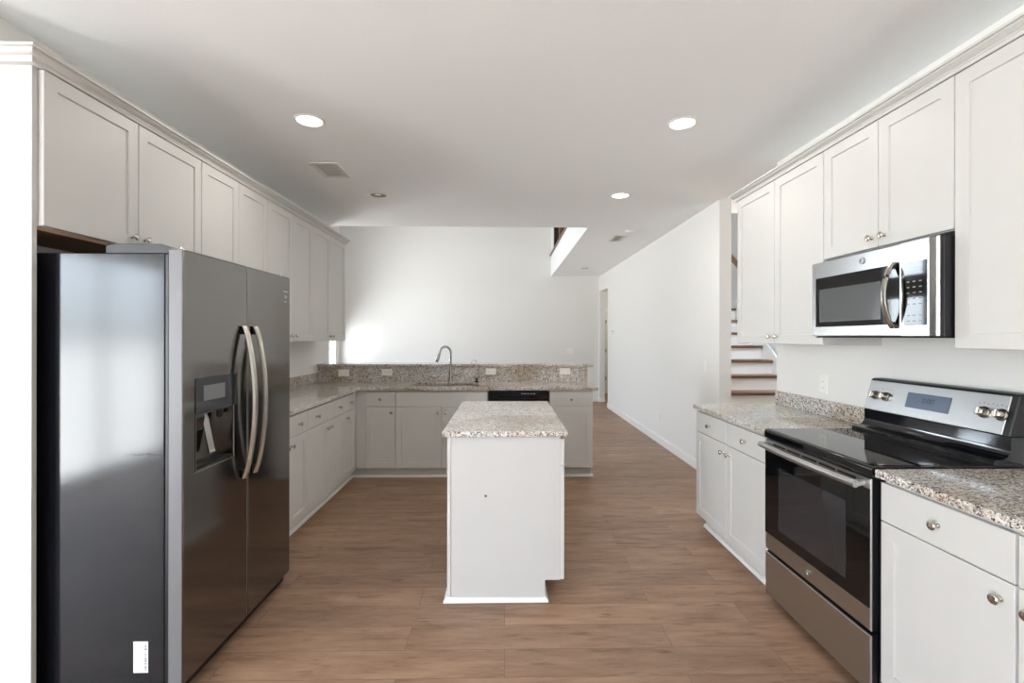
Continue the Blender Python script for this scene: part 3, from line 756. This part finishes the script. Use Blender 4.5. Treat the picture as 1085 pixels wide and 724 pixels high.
# freezer door with a pocket for the dispenser
px0, px1, pz0, pz1 = .077, .347, .868, 1.100
xs = [0, px0, px1, SPL - .003]; zs = [.055, pz0, pz1, 1.757]
fz = MB().slab(xs, zs, 0, .058, lambda i, j: not (i == 1 and j == 1), 'xz').build('freezer_door', M['blacksteel'], rf)
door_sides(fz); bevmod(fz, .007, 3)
fd = MB().slab([SPL + .003, W], [.055, 1.757], 0, .058, lambda i, j: True, 'xz').build('fridge_door', M['blacksteel'], rf)
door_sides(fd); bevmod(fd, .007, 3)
nl = MB().slab([px0 + .0005, px0 + .008, px1 - .008, px1 - .0005], [pz0 + .0005, pz0 + .006, pz1 - .006, pz1 - .0005], .0015, .054, lambda i, j: not (i == 1 and j == 1), 'xz').build('dispenser_niche', M['blacksteel'], fz)
MB().box(px0 + .001, px1 - .001, .0475, .0535, pz0 + .001, pz1 - .001).build('niche_back', M['blacksteel'], fz)
MB().box(px0 + .01, px1 - .01, .006, .045, pz0 + .0065, pz0 + .012).build('drip_tray', M['black'], fz)
dp = MB().box(px0 - .002, px1 + .004, -.004, -.0002, pz1, 1.246, .002, 2).build('dispenser_panel', M['dispenser'], fz)
MB().box(px0 + .045, px1 - .075, -.0048, -.0039, pz1 + .048, pz1 + .112).build('dispenser_screen', M['dispenser_screen'], dp)
MB().box(px1 - .012, px1 + .012, -.012, -.0045, pz1 + .004, pz1 + .148, .003).build('panel_edge', M['black'], dp)
MB().prism([(.050, pz1 - .010), (.046, pz1 - .002), (.012, pz0 + .062), (.008, pz0 + .050), (.013, pz0 + .046), (.018, pz0 + .058)], .185, .225, 'x', .001).build('paddle', M['handle_steel'], fz)
MB().prism([(.012, pz1 - .002), (.012, pz1 - .020), (.022, pz1 - .075), (.030, pz1 - .080), (.046, pz1 - .080), (.046, pz1 - .002)], .100, .160, 'x', .003).build('ice_chute', M['blacksteel'], fz)
MB().lathe([(.016, 0), (.012, -.03), (.009, -.035), (0, -.035)], (.275, .022, pz1 - .007), 'z', 16).build('nozzle', M['black'], fz)
def fridge_handle(parent, x):
    hp = []
    for i in range(21):
        t = i / 20; hp.append((x, -.012 - .050 * math.sin(PI * t) ** .75, .742 + .724 * t))
    mb = MB(); rows = []
    w, th = .015, .010
    for i, p in enumerate(hp):
        rows.append([mb._v((p[0] + a * w, p[1] + b * th, p[2])) for a, b in ((-1, .5), (-.8, -.6), (-.35, -1), (.35, -1), (.8, -.6), (1, .5), (.7, 1), (-.7, 1))])
    for A, B in zip(rows, rows[1:]):
        for k in range(8): mb.bm.faces.new([A[k], A[(k + 1) % 8], B[(k + 1) % 8], B[k]])
    mb.bm.faces.new(rows[0]); mb.bm.faces.new(rows[-1][::-1])
    h = mb.build('handle', M['handle_steel'], parent)
    for z in (.762, 1.446): MB().box(x - .011, x + .011, -.022, .0, z - .02, z + .02, .003).build('handle_mount', M['black'], h)
fridge_handle(fz, SPL - .046); fridge_handle(fd, SPL + .052)
for xa, xb, lab in ((.006, .085, 1), (W - .085, W - .006, 2)):
    hc = MB().prism([(.30, 1.7385), (.30, 1.766), (.27, 1.776), (.09, 1.776), (.06, 1.768), (.05, 1.758), (.05, 1.7385)], xa, xb, 'x', .002)
    hc.build('hinge_cover', M['black'], rf)
    MB().lathe([(0, 1.7575), (.014, 1.7575), (.014, 1.768), (.010, 1.771), (0, 1.771)], ((xa + xb) / 2, .03, 0), 'z', 16).build('hinge_pin', M['nickel'], rf)
st_ = MB().box(-.0012, -.0002, .130, .186, .113, .234, .0003).build('rating_label', M['plastic'], rf)
lb = MB()
for i in range(26):
    z = .122 + i * .0040; hgt = random.choice((.0010, .0016, .0024))
    lb.box(-.0018, -.0011, .134, .144, z, z + hgt)
lb.build('barcode', M['ink'], st_)
for i in range(5):
    tx = MB()
    for q in range(6):
        a = .151 + q * .0048
        tx.box(-.0018, -.0011, a, a + random.uniform(.002, .0038), .125 + i * .022, .1275 + i * .022)
    tx.build('label_text', M['greyink'], st_)
for i in range(9):
    MB().lathe([(0, -.0018), (.0025, -.0012), (random.uniform(.003, .005), 0)], (0, .085 + i * .016 + random.uniform(-.004, .004), .958 + random.uniform(-.002, .002)), 'x', 8).build('dent_mark', M['fridgeside'], rf)
lg = MB()
for i in range(7): lg.box(W - .082 + i * .0075, W - .0765 + i * .0075, -.0008, .0003, 1.668, 1.674)
lg.build('brand_lettering', M['lightink'], fd)
lg = MB().box(W - .070, W - .056, -.0008, .0003, 1.632, 1.652).box(W - .050, W - .042, -.0008, .0003, 1.636, 1.648).box(W - .070, W - .050, -.0008, .0003, 1.610, 1.616)
lg.build('feature_sticker', M['lightink'], fd)

# ------------------------------------------------------------------ outlets, switches, thermostat
def plate(name, label, cat, loc, rot, w, h, kind, group=None):
    """facing -y in its own frame, origin at the wall"""
    t = thing(name, label, cat, loc, rot, group)
    MB().front(-w / 2, w / 2, -h / 2, h / 2, [(0, -.0003), (0, -.003), (.004, -.006)]).build('cover_plate', M['plastic'], t)
    if kind.startswith('outlet'):
        hz = kind.endswith('h')
        for s_ in (-1, 1):
            cx, cz = (s_ * .020, 0) if hz else (0, s_ * .020)
            a, b = (.0145, .0165) if hz else (.0165, .0145)
            r = MB().box(cx - a, cx + a, -.0078, -.0055, cz - b, cz + b, .002, 2).build('receptacle', M['plastic'], t)
            for q in (-.006, .006):
                if hz: MB().box(cx - .004, cx + .004, -.0082, -.0076, cz + q - .001, cz + q + .001).build('slot', M['slot'], r)
                else: MB().box(cx + q - .001, cx + q + .001, -.0082, -.0076, cz - .004, cz + .004).build('slot', M['slot'], r)
    elif kind == 'switch':
        MB().prism([(-.0055, -.032), (-.0075, -.032), (-.0105, .032), (-.0055, .032)], -.016, .016, 'x', .001).build('rocker', M['plastic'], t)
    elif kind == 'thermostat':
        MB().box(-w * .32, w * .32, -.020, -.0055, -h * .33, h * .33, .004, 2).build('housing', M['plastic'], t)
        MB().box(-w * .2, w * .2, -.0212, -.0198, -h * .02, h * .24).build('screen', M['greyink'], t)
for xx, zz, lab in ((-1.800, 1.010, 'white outlet plate on granite backsplash, leftmost of the four'), (-1.322, 1.018, 'white outlet plate on granite backsplash left of the faucet, second of four'),
                    (-.161, 1.028, 'white outlet plate on granite backsplash just right of the faucet'), (.673, 1.030, 'white outlet plate on granite backsplash at the right end')):
    plate('wall_outlet', lab, 'outlet', (xx, 5.3548, zz), 0, .118, .073, 'outlet_h', 'outlets on the sink backsplash')
plate('wall_outlet', 'white outlet on the kitchen wall above the low right backsplash', 'outlet', (XW - .0002, 3.03, 1.112), FRONT_NX, .073, .118, 'outlet_v')
plate('light_switch', 'white light switch on the long right wall, near the stair opening', 'switch', (XW - .0002, 4.84, 1.116), FRONT_NX, .073, .118, 'switch')
plate('thermostat', 'small white thermostat high on the long right wall', 'thermostat', (XW - .0002, 9.02, 1.51), FRONT_NX, .14, .12, 'thermostat')
plate('wall_outlet', 'low white outlet midway along the long right wall', 'outlet', (XW - .0002, 6.34, .36), FRONT_NX, .073, .118, 'outlet_v')
plate('wall_outlet', 'low white outlet at the far end of the long right wall', 'outlet', (XW - .0002, 8.80, .34), FRONT_NX, .073, .118, 'outlet_v')
plate('light_switch', 'white switch plate on the far wall above the bar end', 'switch', (1.412, YFAR - .0002, 1.10), 0, .12, .118, 'switch')

# ------------------------------------------------------------------ ceiling fittings
def downlight(label, x, y, lit):
    t = thing('recessed_light', label, 'ceiling light', (x, y, CEIL), 0, 'recessed ceiling lights')
    ro, ri = (.090, .073) if lit else (.106, .072)
    MB().lathe([(ri, -.0003), (ro, -.0003), (ro, -.003), (ro - .006, -.006), (ri + .004, -.008), (ri, -.004), (ri, -.0003)], seg=40).build('trim_ring', M['plastic'], t)
    if lit:
        MB().lathe([(0, -.0045), (.055, -.0042), (.0728, -.0025), (.0728, -.0006), (0, -.0006)], seg=40).build('lens', M['lamp'], t)
        l = bpy.data.lights.new('downlight', 'AREA'); l.shape = 'DISK'; l.size = .15; l.energy = 4.5; l.color = (1.0, .96, .90)
        o = bpy.data.objects.new('downlight', l); COL.objects.link(o); o.location = (0, 0, -.012); o.parent = t
    else:
        MB().lathe([(.0712, -.004), (.068, .03), (.060, .07), (.0, .08)], seg=40).build('reflector', M['can_baffle'], t)
        MB().lathe([(0, -.006), (.03, -.004), (.046, .004), (.048, .05), (0, .05)], (0, -.016, .0), seg=32).build('bulb', M['plastic'], t)
downlight('lit recessed ceiling light nearest the left wall cabinets', -1.198, 2.939, True)
downlight('lit recessed ceiling light nearest the microwave and right wall cabinets', 1.092, 2.921, True)
downlight('lit recessed ceiling light farther back, beside the ceiling edge', 1.073, 4.422, True)
downlight('unlit recessed ceiling light behind the ceiling vent on left side', -1.183, 4.467, False)
downlight('small unlit recessed light in the far low ceiling strip', 1.528, 9.088, False)
def register(label, x, y, sx, sy, dark):
    t = thing('ceiling_vent', label, 'vent', (x, y, CEIL))
    a, b = sx / 2, sy / 2; i = .028
    MB().slab([-a, -a + i, a - i, a], [-b, -b + i, b - i, b], -.007, -.0003, lambda p, q: not (p == 1 and q == 1)).build('frame', M['register'], t)
    MB().box(-a + i, a - i, -b + i, b - i, -.0016, -.0004).build('core', M['register_dark'], t)
    n = 9
    for k in range(n):
        y0 = -b + i + (k + .5) * (sy - 2 * i) / n
        MB().prism([(y0 - .012, -.0056), (y0 - .0115, -.0062), (y0 + .011, -.0038), (y0 + .0105, -.0032)], -a + i, a - i, 'x').build('louvre', M['register'], t)
register('white ceiling vent between the two left recessed lights', -1.384, 3.81, .215, .33, False)
register('grey ceiling vent in the far low ceiling strip near right wall', 1.50, 6.34, .17, .40, True)
sm = thing('smoke_detector', 'small white detector on the ceiling beside the far grey vent', 'detector', (1.535, 5.86, CEIL))
MB().box(-.05, .05, -.06, .06, -.012, -.0003, .004, 2).build('base_plate', M['plastic'], sm)
MB().lathe([(0, -.03), (.03, -.03), (.04, -.026), (.045, -.0125), (0, -.0125)]).build('sensor_cap', M['plastic'], sm)
# unseen lamp added to light the enclosed rear hall
hl = thing('added_hall_light', 'unseen lamp added to light the rear hall beyond the opening', 'ceiling light', (2.75, 10.7, 2.6))
MB().lathe([(0, -.06), (.08, -.055), (.13, -.03), (.15, -.0005), (0, -.0005)], seg=32).build('shade', M['lamp'], hl)
l = bpy.data.lights.new('added_hall_lamp', 'POINT'); l.energy = 5; l.color = (1.0, .90, .76); l.shadow_soft_size = .12
o = bpy.data.objects.new('added_hall_lamp', l); COL.objects.link(o); o.location = (0, 0, -.22); o.parent = hl

hs = thing('added_stair_light', 'unseen lamp added over the stair foot to warm the steps', 'ceiling light', (2.95, 4.70, CEIL))  # out-of-view lamp, added to brighten and warm the stairs
MB().lathe([(0, -.06), (.08, -.055), (.13, -.03), (.15, -.0005), (0, -.0005)], seg=32).build('shade', M['lamp'], hs)
l = bpy.data.lights.new('added_stair_lamp', 'POINT'); l.energy = 14; l.color = (1.0, .87, .72); l.shadow_soft_size = .12
o = bpy.data.objects.new('added_stair_lamp', l); COL.objects.link(o); o.location = (0, 0, -.22); o.parent = hs
